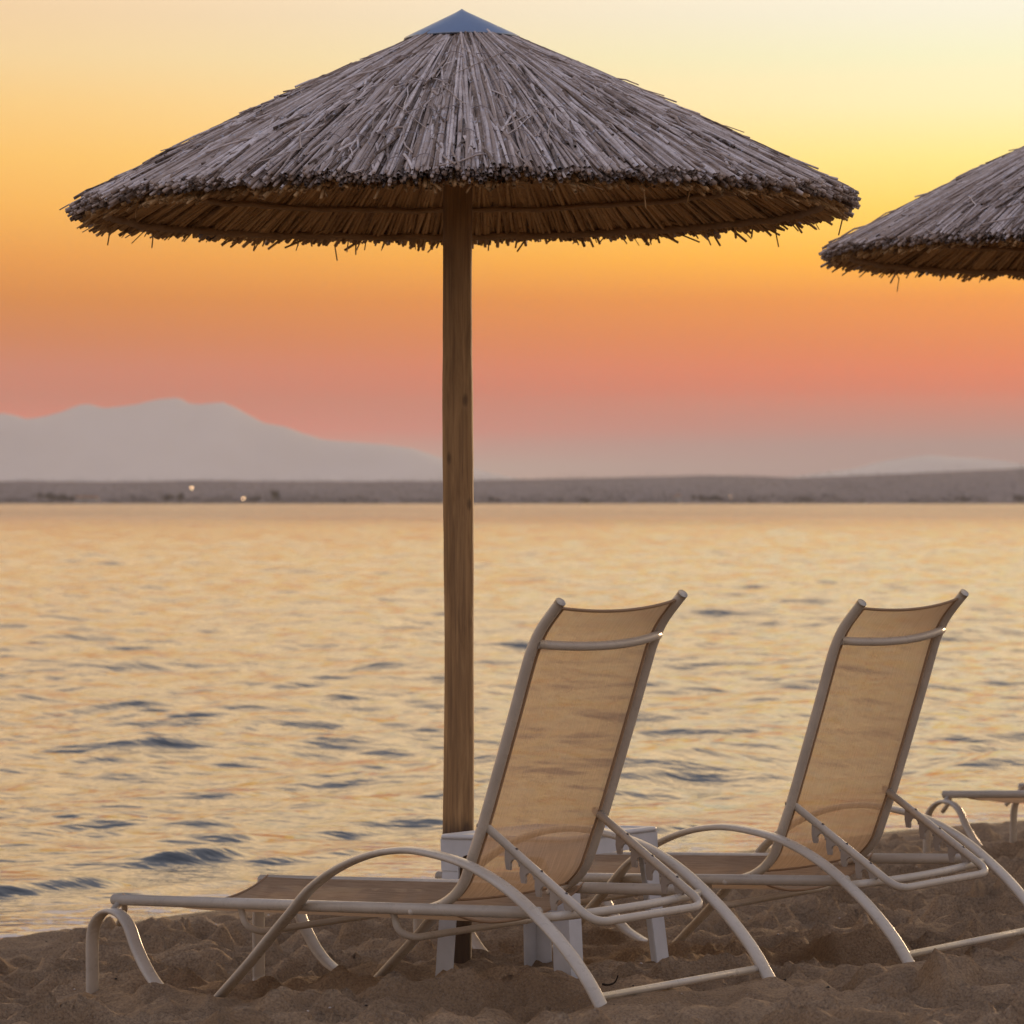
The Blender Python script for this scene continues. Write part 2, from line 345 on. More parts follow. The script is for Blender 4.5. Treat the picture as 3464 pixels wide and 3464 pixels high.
# feet, table and pole have settled to these levels
LV = [(.239, 9.773, -1.344), (.712, 10.261, -1.338), (-.884, 10.877, -1.471), (-.447, 11.401, -1.472), (-1.019, 11.01, -1.49), (-.52, 11.474, -1.479), (-1.292, 11.278, -1.51), (-1.15, 10.95, -1.50),
      (1.188, 10.954, -1.378), (1.669, 11.435, -1.365), (-.045, 12.214, -1.539), (.461, 12.668, -1.517), (-.172, 11.65, -1.457), (-.23, 11.35, -1.46), (.09, 11.75, -1.46), (.17, 11.0, -1.43), (.52, 11.42, -1.44),
      (.50, 10.06, -1.372), (.60, 10.16, -1.366), (.36, 9.90, -1.330), (1.85, 16.4, -1.586), (2.35, 16.9, -1.58),
      (-.99, 10.74, -1.475), (-1.27, 11.05, -1.49), (.26, 9.52, -1.328), (-.85, 10.62, -1.462), (.74, 10.02, -1.338), (1.21, 10.72, -1.365)]
LV = np.array(LV + [(-1.06, 11.05, -1.497), (-1.13, 11.12, -1.503), (-1.20, 11.19, -1.507), (-.57, 11.52, -1.487), (-.93, 10.92, -1.476)])
calm = np.zeros_like(Z)
for (x, y, z) in LV:                             # trodden flatter around the furniture's feet
    i0, i1 = np.searchsorted(gy, (y - 1.2, y + 1.0)); j0, j1 = np.searchsorted(gx, (x - .9, x + .9))
    calm[i0:i1, j0:j1] = np.maximum(calm[i0:i1, j0:j1], np.exp(-((X[i0:i1, j0:j1] - x) ** 2 + (Y[i0:i1, j0:j1] - y + .10) ** 2) / .30 ** 2))
Zs = np.interp(S + np.clip(.08 * (13.3 - A), -.1, .42), PS, PZ)
Z = Zs + (Z - Zs) * (1 - .68 * calm)
cur = np.array([Z[np.abs(gy - y).argmin(), np.abs(gx - x).argmin()] for x, y, z in LV])
D2 = (LV[:, None, 0] - LV[None, :, 0]) ** 2 + (LV[:, None, 1] - LV[None, :, 1]) ** 2; SG = .17 ** 2
wts = np.linalg.solve(np.exp(-D2 / SG) + .04 * np.eye(len(LV)), LV[:, 2] + EYE - cur)
for (x, y, z), w_ in zip(LV, wts):
    i0, i1 = np.searchsorted(gy, (y - .6, y + .6)); j0, j1 = np.searchsorted(gx, (x - .6, x + .6))
    Z[i0:i1, j0:j1] += w_ * np.exp(-((X[i0:i1, j0:j1] - x) ** 2 + (Y[i0:i1, j0:j1] - y) ** 2) / SG)
b = MB(); ny, nx = X.shape
idx = np.arange(ny * nx).reshape(ny, nx)
F = np.stack([idx[:-1, :-1], idx[:-1, 1:], idx[1:, 1:], idx[1:, :-1]], -1).reshape(-1, 4)
b.add(np.stack([X, Y, Z], -1), F.tolist())
tag(b.build('beach_sand', M_sand), kind='structure')
def ground(x, y): return float(Z[np.abs(gy - y).argmin(), np.abs(gx - x).argmin()])

# ------------------------------------------------------------------ sea: rows get wider with distance
ys = [6.0]
while ys[-1] < 3400: ys.append(ys[-1] + (min(.0025 * ys[-1], .21) if ys[-1] < 190 else min(.21 * (ys[-1] / 190) ** 2.2, ys[-1] * .0065)))
ys = np.array(ys)
tt = np.concatenate([-np.geomspace(4, .19, 26), np.linspace(-.18, .18, 157), np.geomspace(.19, 4, 26)])
Yw, Tw = np.meshgrid(ys, tt, indexing='ij'); Xw = Yw * Tw
Sw = (Yw - Xw) * .7071; Aw = (Yw + Xw) * .7071
Zw = np.zeros_like(Xw); cell = np.maximum(np.gradient(ys)[:, None], .0021 * Yw)
for k in range(170):
    lam = .24 * (4.2 / .24) ** (rng.random() ** 1.2)
    d = rad(-66 + rng.normal(0, 42)); kx, ky = math.cos(d) * 2 * math.pi / lam, math.sin(d) * 2 * math.pi / lam
    ph = rng.uniform(0, 6.28); steep = .0160 * (1.3 if .45 < lam < 1.5 else .8)
    mod = np.clip(.6 + 2.8 * vnoise(Xw / (3.5 * lam) + 31 * k, Yw / (4 * lam), 300 + k), 0, 2)
    fade = np.clip((lam / cell - 2.2) / 3, 0, 1)
    arg = kx * Xw + ky * Yw + ph
    Zw += steep * lam / (2 * math.pi) * (np.sin(arg) - .22 * np.cos(2 * arg)) * mod * fade
shore = np.clip((Sw - 12.2) / 3.0, .12, 1)
Zw *= shore
# small swells rolling in just off the waterline
for s0, h, w_, a0, aw in ((13.58, .070, .15, 11.3, .50), (13.15, .065, .14, 10.1, .55), (20.1, .06, .16, 16.1, .55), (14.5, .035, .14, 12.9, .6), (13.3, .03, .10, 11.9, .4), (12.75, .022, .09, 10.6, .7), (13.0, .03, .12, 14.2, .5)):
    q = Sw - s0 - .16 * vnoise(Aw * .9, 0 * Aw + s0, 77) - .02 * (Aw - a0) ** 2
    Zw += h * np.exp(-((Aw - a0) / aw) ** 4) * np.where(q < 0, np.exp(-(q / (w_ * .6)) ** 2), np.exp(-(q / (w_ * 1.8)) ** 2)) * (.7 + .8 * vnoise(Aw * 3, Sw * 2, 78))
b = MB(); ny, nx = Xw.shape; idx = np.arange(ny * nx).reshape(ny, nx)
F = np.stack([idx[:-1, :-1], idx[:-1, 1:], idx[1:, 1:], idx[1:, :-1]], -1).reshape(-1, 4)
b.add(np.stack([Xw, Yw, Zw], -1), F.tolist())
tag(b.build('sea', M_sea), kind='structure')

# ------------------------------------------------------------------ far shore, mountains
FPX = 6900.0
def px2(x, D): return (x - 966) / FPX * D
def ridge_mesh(name, mt, D, prof, depth, step, rough, rows=14, base=-2):
    """land whose skyline follows the heights in prof (metres), rising from the water to a crest and down behind"""
    xs = np.arange(prof[0][0], prof[-1][0] + 1, step); hh = np.interp(xs, [q[0] for q in prof], [q[1] for q in prof])
    V = []
    for i in range(rows):
        f = i / (rows - 1); up = math.sin(math.pi * min(f / .62, 1) / 2) ** 1.2 if f < .62 else math.cos(math.pi / 2 * (f - .62) / .38)
        y = D + depth * f + 0 * xs
        z = base + (hh - base) * up + rough * fbm(xs / (step * 9), y / (step * 9), 55, 4) * (1 if 0 < f < 1 else 0) * (.35 + .65 * (up < .99))
        V.append(np.stack([xs, y, z], -1))
    n = len(xs); b = MB()
    b.add(np.concatenate(V), [(i * n + j, i * n + j + 1, (i + 1) * n + j + 1, (i + 1) * n + j) for i in range(rows - 1) for j in range(n - 1)])
    return tag(b.build(name, mt), kind='structure')
DS = 3000.
SHORE = [(-2600, 15), (-900, 18), (px2(0, 3900), 21.5), (px2(300, 3900), 21.5), (px2(700, 3900), 21), (px2(1000, 3900), 23.5), (px2(1300, 3900), 27), (px2(1500, 3900), 25.5),
         (px2(1700, 3900), 30), (px2(1932, 3900), 36), (900, 42), (2600, 50)]
ridge_mesh('far_shore', M_land, DS, [(a, h + EYE) for a, h in SHORE], 1450, 12, 2.2)
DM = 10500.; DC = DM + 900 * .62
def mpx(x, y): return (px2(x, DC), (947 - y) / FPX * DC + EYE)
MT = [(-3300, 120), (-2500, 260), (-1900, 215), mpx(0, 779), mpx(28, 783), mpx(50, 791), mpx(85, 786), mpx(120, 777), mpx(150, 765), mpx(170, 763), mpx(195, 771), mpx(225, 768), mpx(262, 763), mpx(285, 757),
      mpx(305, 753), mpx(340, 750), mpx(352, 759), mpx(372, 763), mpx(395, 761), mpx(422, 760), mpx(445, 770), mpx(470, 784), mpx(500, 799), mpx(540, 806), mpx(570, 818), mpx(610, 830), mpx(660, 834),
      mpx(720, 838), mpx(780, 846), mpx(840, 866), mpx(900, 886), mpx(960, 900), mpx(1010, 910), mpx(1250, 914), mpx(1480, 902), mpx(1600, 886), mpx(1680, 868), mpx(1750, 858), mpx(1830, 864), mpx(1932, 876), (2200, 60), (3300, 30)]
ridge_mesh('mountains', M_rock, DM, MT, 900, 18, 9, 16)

def crown(n, rx, rz, leaf, seed, lobes=6):
    """leaf clumps spread through an uneven crown"""
    r = np.random.default_rng(seed); b = MB(); V = []; F = []
    cs = [(r.normal(0, .42) * rx, r.normal(0, .42) * rx, rz * r.uniform(.55, 1.35), r.uniform(.35, .62)) for _ in range(lobes)]
    for i in range(n):
        c = cs[r.integers(lobes)]; d = r.normal(0, 1, 3); d /= np.linalg.norm(d); q = c[3] * r.random() ** .4
        P = np.array([c[0] + d[0] * q * rx, c[1] + d[1] * q * rx, c[2] + d[2] * q * rz])
        u = r.normal(0, 1, 3); u /= np.linalg.norm(u); w_ = np.cross(u, r.normal(0, 1, 3)); w_ /= np.linalg.norm(w_); s = leaf * r.uniform(.6, 1.3)
        k = len(V); V += [P - u * s, P + w_ * s * .6, P + u * s, P - w_ * s * .6]; F.append((k, k + 1, k + 2, k + 3))
    return b.add(V, F)
def tree_proto(seed, h, w_, label):
    root = thing('distant_tree', (0, 0, 0), label, 'tree', 'trees along the far shore')
    tr = MB(); tr.add(*sweep(smooth_path([(0, 0, -1), (.1, 0, h * .3), (-.1, .1, h * .65)]), np.linspace(.32, .12, 17), seg=7))
    for a in range(3): tr.add(*sweep([(0, 0, h * .3), (math.cos(a * 2.1) * w_ * .25, math.sin(a * 2.1) * w_ * .25, h * .6)], np.array([.14, .05]), seg=5))
    tr.build('trunk', M_bark, root); crown(900, w_ * .8, h * .5, .55, seed).build('crown', M_leaf, root); return root
protos = [tree_proto(3, 9, 7, 'x'), tree_proto(4, 11, 5, 'x'), tree_proto(5, 7, 8, 'x')]
spots = [(95, 0, 1.25, 'broad dark tree near the left edge of the far shore'), (128, 2, 1.2, 'wide tree right of the broad dark tree by the left edge of the far shore'),
         (318, 0, 1.05, 'dark tree standing left of the upper shore lamp'), (343, 1, .95, 'taller tree beside the upper lamp on the far shore'),
         (480, 2, 1.0, 'tree just right of the lower shore lamp'), (516, 1, 1.15, 'tall narrow tree standing above the left far shore'),
         (935, 2, .9, 'low bushy tree on the far shore just right of the wooden pole'), (1105, 2, .8, 'low tree between the pole and the pale far house'),
         (1325, 0, .95, 'left of two dark trees by the small orange light on the far shore'), (1350, 2, 1.1, 'broad dark tree just left of the small orange shore light'),
         (1420, 2, .7, 'small tree right of the small orange shore light'), (1520, 2, .8, 'small tree midway along the right of the far shore'),
         (1818, 0, .85, 'round dark tree at the water on the far right shore'), (1925, 0, .95, 'dark tree at the right edge of the far shore')]
used = set()
for (x, k, s, lab) in spots:
    o = protos[k] if k not in used else copy_tree(protos[k]); used.add(k)
    D = DS + 60; o.location = (px2(x, D), D, .3); o.scale = (s, s, s); o.rotation_euler = (0, 0, x * .7); o['label'] = lab
# the wood along the water that reads as one mass
b = MB(); r = np.random.default_rng(9); V = []; F = []
for i in range(70000):
    x = r.uniform(-900, 900); f = r.random(); y = DS + 20 + 900 * f ** 3
    clump = vnoise(np.array(x / 26.), np.array(y / 60.), 8) + .6 * vnoise(np.array(x / 9.), np.array(y / 30.), 9)
    if clump < -.12 and r.random() < .75: continue
    zb = np.interp(x, [q[0] for q in SHORE], [q[1] for q in SHORE]) * math.sin(math.pi / 2 * min((y - DS) / 900, 1)) ** 1.2 - .2
    P = np.array([x, y, zb + r.random() ** 1.3 * (4.0 + 9 * max(clump, 0))]); u = r.normal(0, 1, 3); u /= np.linalg.norm(u); w_ = np.cross(u, r.normal(0, 1, 3)); w_ /= np.linalg.norm(w_); s = r.uniform(.4, .85)
    k = len(V); V += [P - u * s, P + w_ * s * .6, P + u * s, P - w_ * s * .6]; F.append((k, k + 1, k + 2, k + 3))
b.add(V, F); tag(b.build('woodland', M_leaf), 'dark hazy wood along the far shore', 'wood', kind='stuff')

def house(x, w_, h, lab, storeys=1):
    D = DS + 34; root = thing('shore_house', (px2(x, D), D, 1.2), lab, 'house', 'pale houses on the far shore')
    b = MB(); b.add(*box((0, 0, h / 2), (w_, 8, h))); b.build('wall', M_wall, root, False)
    b = MB(); b.add([(-w_ / 2 - .4, -4.5, h + .01), (w_ / 2 + .4, -4.5, h + .01), (w_ / 2 + .4, 4.5, h + .01), (-w_ / 2 - .4, 4.5, h + .01), (-w_ / 2 + 1, 0, h + 2.0), (w_ / 2 - 1, 0, h + 2.0)],
                    [(0, 1, 5, 4), (2, 3, 4, 5), (1, 2, 5), (3, 0, 4), (3, 2, 1, 0)]); b.build('roof', M_roof, root, False)
    n = max(2, int(w_ / 3.2))
    for i in range(n):
        b = MB(); b.add(*box(((i + .5) / n * w_ - w_ / 2, -4.02, h * .55), (1.1, .08, 1.3))); b.build('window', M_dark, root, False)
house(164, 19, 3.4, 'long low pale building on the left far shore')
house(1279, 6, 4.6, 'small pale house among trees on the right far shore')
def lamp(x, y, size, lab):
    D = DS - 6 if y > 935 else DS + 70; z = (947 - y) / FPX * D + EYE
    base = .0 if y > 935 else 1.0
    root = thing('street_lamp', (px2(x, D), D, base), lab, 'street lamp', 'lit lamps on the far shore')
    b = MB(); b.add(*sweep([(0, 0, -1.5), (0, 0, z - base + .2)], np.array([.12, .07]), seg=8)); b.add(*sweep([(0, 0, z - base + .2), (0, -.5, z - base + .35)], .05, seg=6)); b.build('lamp_post', M_post, root)
    b = MB(); a = np.linspace(0, 2 * math.pi, 13)[:-1]
    V = [(size * math.cos(q) * math.sin(l), -.5 + size * math.sin(q) * math.sin(l), z - base + size * math.cos(l)) for l in np.linspace(.02, math.pi - .02, 8) for q in a]
    b.add(V, [(i * 12 + j, i * 12 + (j + 1) % 12, (i + 1) * 12 + (j + 1) % 12, (i + 1) * 12 + j) for i in range(7) for j in range(12)]); b.build('lantern', M_lamp, root)
lamp(362, 921, .42, 'lit lamp standing higher on the left far shore')
lamp(459, 941, .38, 'lit lamp low at the water on the left far shore')
lamp(1378, 937, .16, 'small dim orange lamp on the right far shore')
D = DS + 400; root = thing('radio_mast', (px2(1927, D), D, 9), 'thin lattice mast at the right end of the far shore', 'mast')
b = MB(); H_ = 27
for q in range(4):
    a = q * math.pi / 2; b.add(*sweep([(1.3 * math.cos(a), 1.3 * math.sin(a), 0), (.25 * math.cos(a), .25 * math.sin(a), H_)], .12, seg=5))
for z in range(0, 26, 2):
    for q in range(4):
        a, c_ = q * math.pi / 2, (q + 1) * math.pi / 2; r0, r1 = 1.3 - 1.05 * z / H_, 1.3 - 1.05 * (z + 2) / H_
        b.add(*sweep([(r0 * math.cos(a), r0 * math.sin(a), z), (r1 * math.cos(c_), r1 * math.sin(c_), z + 2)], .07, seg=4))
b.build('lattice', M_post, root); b = MB(); b.add(*sweep([(0, 0, H_ - .5), (0, 0, H_ + 3)], .08, seg=5)); b.build('aerial', M_post, root)

# ------------------------------------------------------------------ haze over the bay
b = MB(); b.add(*box((0, 5900, 166), (9000, 12000, 340))); hz = b.build('haze', bpy.data.materials.new('haze_air'), smooth=False)
tag(hz, kind='stuff'); m = hz.data.materials[0]; m.use_nodes = True; t = m.node_tree; t.nodes.clear()
pv = N(t, 'ShaderNodeVolumePrincipled'); pv.inputs['Color'].default_value = (.93, .85, .73, 1); pv.inputs['Density'].default_value = 5.3e-5; pv.inputs['Anisotropy'].default_value = .1
oo = N(t, 'ShaderNodeOutputMaterial'); t.links.new(pv.outputs[0], oo.inputs['Volume'])

# ------------------------------------------------------------------ thatched umbrellas
def umbrella(loc, R_, rise, hrim, seed, label, n_top, n_low, tilt, off_x=0.):
    """loc: foot of the pole; hrim: rim height above it"""
    r = np.random.default_rng(seed)
    root = thing('thatched_umbrella', loc, label, 'beach umbrella', 'thatched beach umbrellas')
    def cone(q): f = q / R_; return hrim + rise * (1 - f) + .055 * f * (1 - f)
    def P(th, q, off):
        sl = rise / R_; nr = 1 / math.hypot(1, sl)
        return np.array([(q + off * sl * nr) * math.cos(th), (q + off * sl * nr) * math.sin(th), cone(q) + off * nr])
    Rt = Matrix.Rotation(rad(tilt[0]), 4, 'Y') @ Matrix.Rotation(rad(tilt[1]), 4, 'X')
    canopy = bpy.data.objects.new('canopy', None)   # only used for its matrix, never linked
    def place(o): o.matrix_local = Matrix.Translation((off_x, 0, hrim)) @ Rt @ Matrix.Translation((0, 0, -hrim)); return o
    def reed(b, th, qa, qb, oa, ob, rr, skew, tint, seg=5, npt=5, sag=0.):
        qs = np.linspace(qa, qb, npt); pts = []
        for i, q in enumerate(qs):
            f = i / (npt - 1); pts.append(P(th + skew * f / max(q / R_, .3) * .6, q, oa + (ob - oa) * f + sag * f * f) + r.normal(0, .0030, 3))
        taper = np.clip(.45 + .6 * qs / R_, .4, 1.0) * np.linspace(1.0, .86, npt)
        V, F = sweep(pts, rr * taper, seg=seg, cap=r.random() < .4)
        b.add(V, F, np.clip(tint + r.normal(0, .05, len(V)), 0, 1))
    # outer weathered thatch
    b = MB()
    for i in range(n_top):
        th = r.uniform(0, 2 * math.pi); k = r.random()
        qa = R_ * (r.uniform(.112, .145) if k < .42 else r.uniform(.145, .62))
        qb = R_ * (r.normal(.988, .010) + .016 * float(vnoise(np.array(th * 9), np.array(seed * 3.1), 5)) if r.random() < .84 else r.uniform(max(.35, qa / R_ + .2), .97))
        lay = r.random(); lump = .012 * float(vnoise(np.array(th * 5.), np.array(seed * 2.3), 3))
        reed(b, th, qa, qb, .004 + .020 * lay + lump, -.012 + .036 * lay + lump, r.uniform(.0038, .0090), r.normal(0, .055), np.clip(r.normal(.16 + .46 * lay, .30), 0, 1))  # lower reeds tinted darker: shade of the gaps put into their colour
    for i in range(n_top // 4):                     # broken lengths lying on top, pale or dark
        th = r.uniform(0, 2 * math.pi); q = R_ * r.uniform(.30, .93); ln = r.uniform(.06, .26)
        reed(b, th, q, min(q + ln, R_ * .995), .022, .018 + r.random() * .016, r.uniform(.0028, .0065), r.normal(0, .045), np.clip(r.choice([.08, .55, .95]) + r.normal(0, .1), 0, 1), 5, 4)
    for i in range(n_top // 24):                    # split and loose straws
        th = r.uniform(0, 2 * math.pi); q = R_ * r.uniform(.15, .95)
        reed(b, th, q, min(q + r.uniform(.08, .3), R_ * 1.02), .026, .028 + r.random() * .014, r.uniform(.0018, .004), r.normal(0, .16), r.uniform(.3, 1), 4, 4)
    for th_d, q in ((172, .80), (171, .84), (12, .12)):     # a few standing clear of the outline
        reed(b, rad(th_d), R_ * q, R_ * q + .16, .03, .052, .0045, .05, .3, 5, 4)
    place(b.build('thatch', M_reed, root))
    # brown inner thatch, longer at the rim
    b = MB()
    for i in range(n_low):
        th = r.uniform(0, 2 * math.pi)
        reed(b, th, R_ * r.uniform(.4, .66), R_ * (r.normal(.966, .010) + .030 * float(vnoise(np.array(th * 14), np.array(seed * 1.7), 6))), r.uniform(-.030, -.014), r.uniform(-.038, -.010), r.uniform(.005, .0085), r.normal(.06, .05), r.random(), 5, 4, -.006)
    for i in range(n_low // 9):                     # ragged fringe ends
        th = r.uniform(0, 2 * math.pi)
        reed(b, th, R_ * .9, R_ * r.normal(.986, .010), r.uniform(-.045, -.02), r.uniform(-.052, -.02), r.uniform(.002, .0055), r.normal(.0, .10), r.random() * .8, 4, 3, -.006)
    for i in range(10):                             # straws hanging down
        th = r.uniform(0, 2 * math.pi)
        p0 = P(th, R_ * r.uniform(.93, .99), -.05); b.add(*sweep([p0, p0 + np.array([r.normal(0, .015), r.normal(0, .015), -r.uniform(.03, .07)])], .0022, seg=4), .3)
    nA = 96; V = []                                  # woven mat under the reeds
    for q, o_ in ((.06, -.02), (.3, -.026), (.55, -.03), (.72, -.03), (.86, -.03)):
        for j in range(nA): V.append(P(2 * math.pi * j / nA, R_ * q, o_))
    b.add(V, [(i * nA + j, i * nA + (j + 1) % nA, (i + 1) * nA + (j + 1) % nA, (i + 1) * nA + j) for i in range(4) for j in range(nA)], .25)
    place(b.build('thatch_lining', M_reed_in, root))
    # rings that carry the thatch
    for q, o_, rr in ((.93, -.046, .013), (.80, -.050, .009), (.5, -.05, .009)):
        ang = np.linspace(0, 2 * math.pi, 121); wob = r.normal(0, .003, 121); wob[-1] = wob[0]
        pts = [P(a, R_ * q + w_, o_) for a, w_ in zip(ang, wob)]
        b = MB(); b.add(*sweep(smooth_path(pts, 2), rr * (1 + .12 * np.sin(np.arange(241) * 1.9)), seg=9, cap=False)); place(b.build('hoop', M_hoop, root))
    # stitched rows of wire
    for q in (.30, .485, .66, .80, .935):
        n = int(2 * math.pi * R_ * q / .078); ar = []
        for j in range(n):
            dz = r.normal(0, .003); dq = r.normal(0, .004)
            for f in np.linspace(0, 1, 7)[:-1]: ar.append(P(2 * math.pi * (j + f) / n, R_ * q + dq * math.sin(math.pi * f) + .014 * (1 - 4 * f * (1 - f)), .010 + (.023 + dz) * math.sin(math.pi * f) ** .6))
        ar.append(ar[0]); b = MB(); b.add(*sweep(ar, .0013, seg=4, cap=False)); place(b.build('binding_wire', M_wire, root))
    # sheet-metal cap
    b = MB(); rc = .186; n = 40; V = [(0, 0, cone(0) + .048)]
    for q, dz in ((.02, .0), (rc, .0), (rc + .002, -.008), (rc - .004, -.009)):
        zq = cone(0) + .046 - (q / rc) * (cone(0) - cone(rc) + .008) + dz
        V += [(q * math.cos(2 * math.pi * j / n), q * math.sin(2 * math.pi * j / n), zq) for j in range(n)]
    Fc = [(0, 1 + j, 1 + (j + 1) % n) for j in range(n)]
    for i in range(3): Fc += [(1 + i * n + j, 1 + (i + 1) * n + j, 1 + (i + 1) * n + (j + 1) % n, 1 + i * n + (j + 1) % n) for j in range(n)]
    b.add(V, Fc); place(b.build('metal_cap', M_zinc, root))
    # pole: a slightly crooked peeled trunk
    zs = np.linspace(-.35, hrim + rise - .04, 40)
    pts = [(.0055 * math.sin(z * 2.1) + .004 * z - .004, .004 * math.sin(z * 1.4 + 1), z) for z in zs]
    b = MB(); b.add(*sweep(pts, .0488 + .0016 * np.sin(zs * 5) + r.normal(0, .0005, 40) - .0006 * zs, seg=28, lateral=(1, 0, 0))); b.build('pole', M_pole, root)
    return root
DU = 11.65
ux = (1548 - 1732) / 12372 * DU; gz = EYE - 1547 / 12372 * DU
umbrella((ux, DU, gz), 1.240, .600, EYE + .922 - gz, 21, 'thatched umbrella with metal cap and full wooden pole beside the front lounger', 4900, 2300, (-.75, 0), .022)
DV = 14.7; vx = (3835 - 1732) / 12372 * DV; gv = .22
umbrella((vx, DV, gv), 1.240, .618, EYE + .985 - gv, 33, 'thatched umbrella cut off by the right edge of the picture', 4300, 2000, (0, 0))

# ------------------------------------------------------------------ sun loungers (x runs towards the head end, y across, z up; origin between the rear feet)
ARC = [(-1.60, -.165), (-1.538, -.115), (-1.415, -.014), (-1.318, .072), (-1.222, .155), (-1.146, .222), (-1.058, .276), (-.967, .316), (-.877, .344), (-.789, .360), (-.700, .366), (-.582, .356), (-.491, .339),
       (-.401, .310), (-.312, .269), (-.224, .214), (-.138, .150), (-.054, .070), (0, 0), (.03, -.045)]
FLEG = [(-2.148, -.215), (-2.146, -.12), (-2.141, .005), (-2.118, .058), (-2.07, .089), (-2.01, .086), (-1.965, .052), (-1.931, -.011), (-1.882, -.076), (-1.828, -.123), (-1.768, -.150), (-1.72, -.165)]
BACKP = [(-.208, 1.070), (-.258, 1.022), (-.291, .985), (-.316, .945), (-.338, .900), (-.395, .756), (-.449, .623), (-.519, .453), (-.562, .360), (-.582, .317), (-.603, .276), (-.640, .237), (-.690, .207), (-.752, .186)]
def rail_z(x): return .119 + (x + 2.081) * (.220 - .119) / 1.80
YA, YR, YB, YS = .342, .302, .250, .227
def make_lounger(label):
    root = thing('sun_lounger', (0, 0, 0), label, 'sun lounger', 'sun loungers on the beach')
    for s in (-1, 1):
        b = MB(); b.add(*sweep([(-2.081, s * YR, rail_z(-2.081)), (-1.2, s * YR, rail_z(-1.2)), (-.262, s * YR, rail_z(-.262))], .0168, seg=14)); b.build('side_rail', M_frame, root)
        b = MB(); b.add(*sweep([(x, s * YA, z) for x, z in smooth_path(ARC, 4)], .0240, .0100, seg=16, lateral=(0, 1, 0), power=2.6)); b.build('arm_leg', M_frame, root)
        b = MB(); b.add(*sweep([(x, s * YA, z) for x, z in smooth_path(FLEG, 5)], .0240, .0090, seg=16, lateral=(0, 1, 0), power=2.6))
        b.add(*sweep([(-2.05, s * YA, .088), (-2.05, s * YR, rail_z(-2.05) - .006)], .011, seg=8)); b.build('front_leg', M_frame, root)
        b = MB(); b.add(*sweep(fillet([(-2.06, s * .285, rail_z(-2.06)), (-2.075, s * .265, .085), (-2.125, s * .25, .035)], .03), .010, seg=10)); b.build('front_stub', M_frame, root)
        # reclining back: post, pivot bolts
        bp = MB(); bp.add(*sweep([(x, s * YB, z) for x, z in smooth_path(BACKP, 5)], .0160, .0148, seg=16, lateral=(0, 1, 0))); bp.build('back_post', M_frame, root)
        for (x, z, y, rr, m_) in ((-.752, .186, YR + .0165, .0085, M_frame), (-.541, .440, YB, .0065, M_screw), (-.541, .440, YB - .020, .0095, M_frame)):
            dv = np.array([.69, .72 * s, -.12]) if m_ is M_screw else np.array([0, s, 0.]); c0 = np.array([x, s * y, z]) + (dv * .0135 if m_ is M_screw else 0)
            b = MB(); b.add(*sweep([c0 - dv * .008, c0, c0 + dv * .004], np.array([rr, rr, rr * .6]), seg=12)); b.build('bolt', m_, root)
        b = MB(); b.add(*sweep([(-.752, s * YB, .186), (-.752, s * YR, .188)], .010, seg=8)); b.build('pivot_pin', M_frame, root)
    # cross tubes
    for x in (-1.50, -.845):
        z = rail_z(x)
        b = MB(); b.add(*sweep(fillet([(x, -YR + .004, z - .005), (x + .012, -YR + .012, z - .066), (x + .03, -YR + .055, z - .088), (x + .03, YR - .055, z - .088), (x + .012, YR - .012, z - .066), (x, YR - .004, z - .005)], .03), .0105, seg=10)); b.build('cross_bar', M_frame, root)
    b = MB(); yy = np.linspace(-.326, .326, 15); b.add(*sweep([(-.232 + .030 * (1 - (y / .326) ** 2), y, .213 - .004 * (1 - (y / .326) ** 2)) for y in yy], .0128, seg=12)); b.build('rear_bar', M_frame, root)
    b = MB(); b.add(*sweep([(-.022, y, .016) for y in (-.33, 0, .33)], .011, seg=10)); b.build('foot_bar', M_frame, root)
    b = MB(); yy = np.linspace(-YB + .004, YB - .004, 17); b.add(*sweep([(-.302 + .036 * (1 - (y / YB) ** 2), y, .952 - .016 * (1 - (y / YB) ** 2)) for y in yy], .0130, seg=12)); b.build('back_bar', M_frame, root)
    # folding stay: a U of tube whose notched strips hook over the rear bar
    a0, a1 = np.array([-.538, .436]), np.array([-.125, .196])
    pts = fillet([(a0[0], -YS, a0[1]), (a1[0], -YS, a1[1]), (a1[0], YS, a1[1]), (a0[0], YS, a0[1])], .055, 7)
    b = MB(); b.add(*sweep(pts, .0120, seg=12)); b.build('stay', M_frame, root)
    d = (a1 - a0) / np.linalg.norm(a1 - a0); nrm = np.array([d[1], -d[0]])       # nrm points down and back
    if nrm[1] > 0: nrm = -nrm
    for s in (-1, 1):
        poly_top = []; low = []
        u0, pitch = .105, .066
        for k in range(4):
            o_ = a0 + d * (u0 + k * pitch)
            dn = np.array([0., -1.]); rt = np.array([1., 0.])
            base = o_ + nrm * .015
            low += [base + rt * -.004, base + dn * .026 + rt * -.006, base + dn * .051 + rt * -.001, base + dn * .052 + rt * .014]
            c0 = base + dn * .037 + rt * .0315
            for a in np.linspace(200, -10, 7): low.append(c0 + np.array([math.cos(rad(a)), math.sin(rad(a))]) * .0165)
        end = a0 + d * (u0 + 4 * pitch)
        low += [end + nrm * .030, end + nrm * .030 + d * .02, end + d * .03 + nrm * .006]
        poly = low + [end + d * .03 + nrm * .002, a0 + d * (u0 - .012) + nrm * .002]
        b = MB(); b.add(*extrude_y(poly, s * YS - .004, s * YS + .004)); b.build('notched_strip', M_strip, root, False)
        for u in (.135, .245, .352):
            q = a0 + d * u - nrm * .0095; b = MB(); b.add(*sweep([(q[0], s * YS, q[1]), (q[0] - nrm[0] * .004, s * YS, q[1] - nrm[1] * .004)], .0045, seg=8)); b.build('screw', M_screw, root)
    # slings
    bp = smooth_path(BACKP, 6); bp = bp[2:-9]
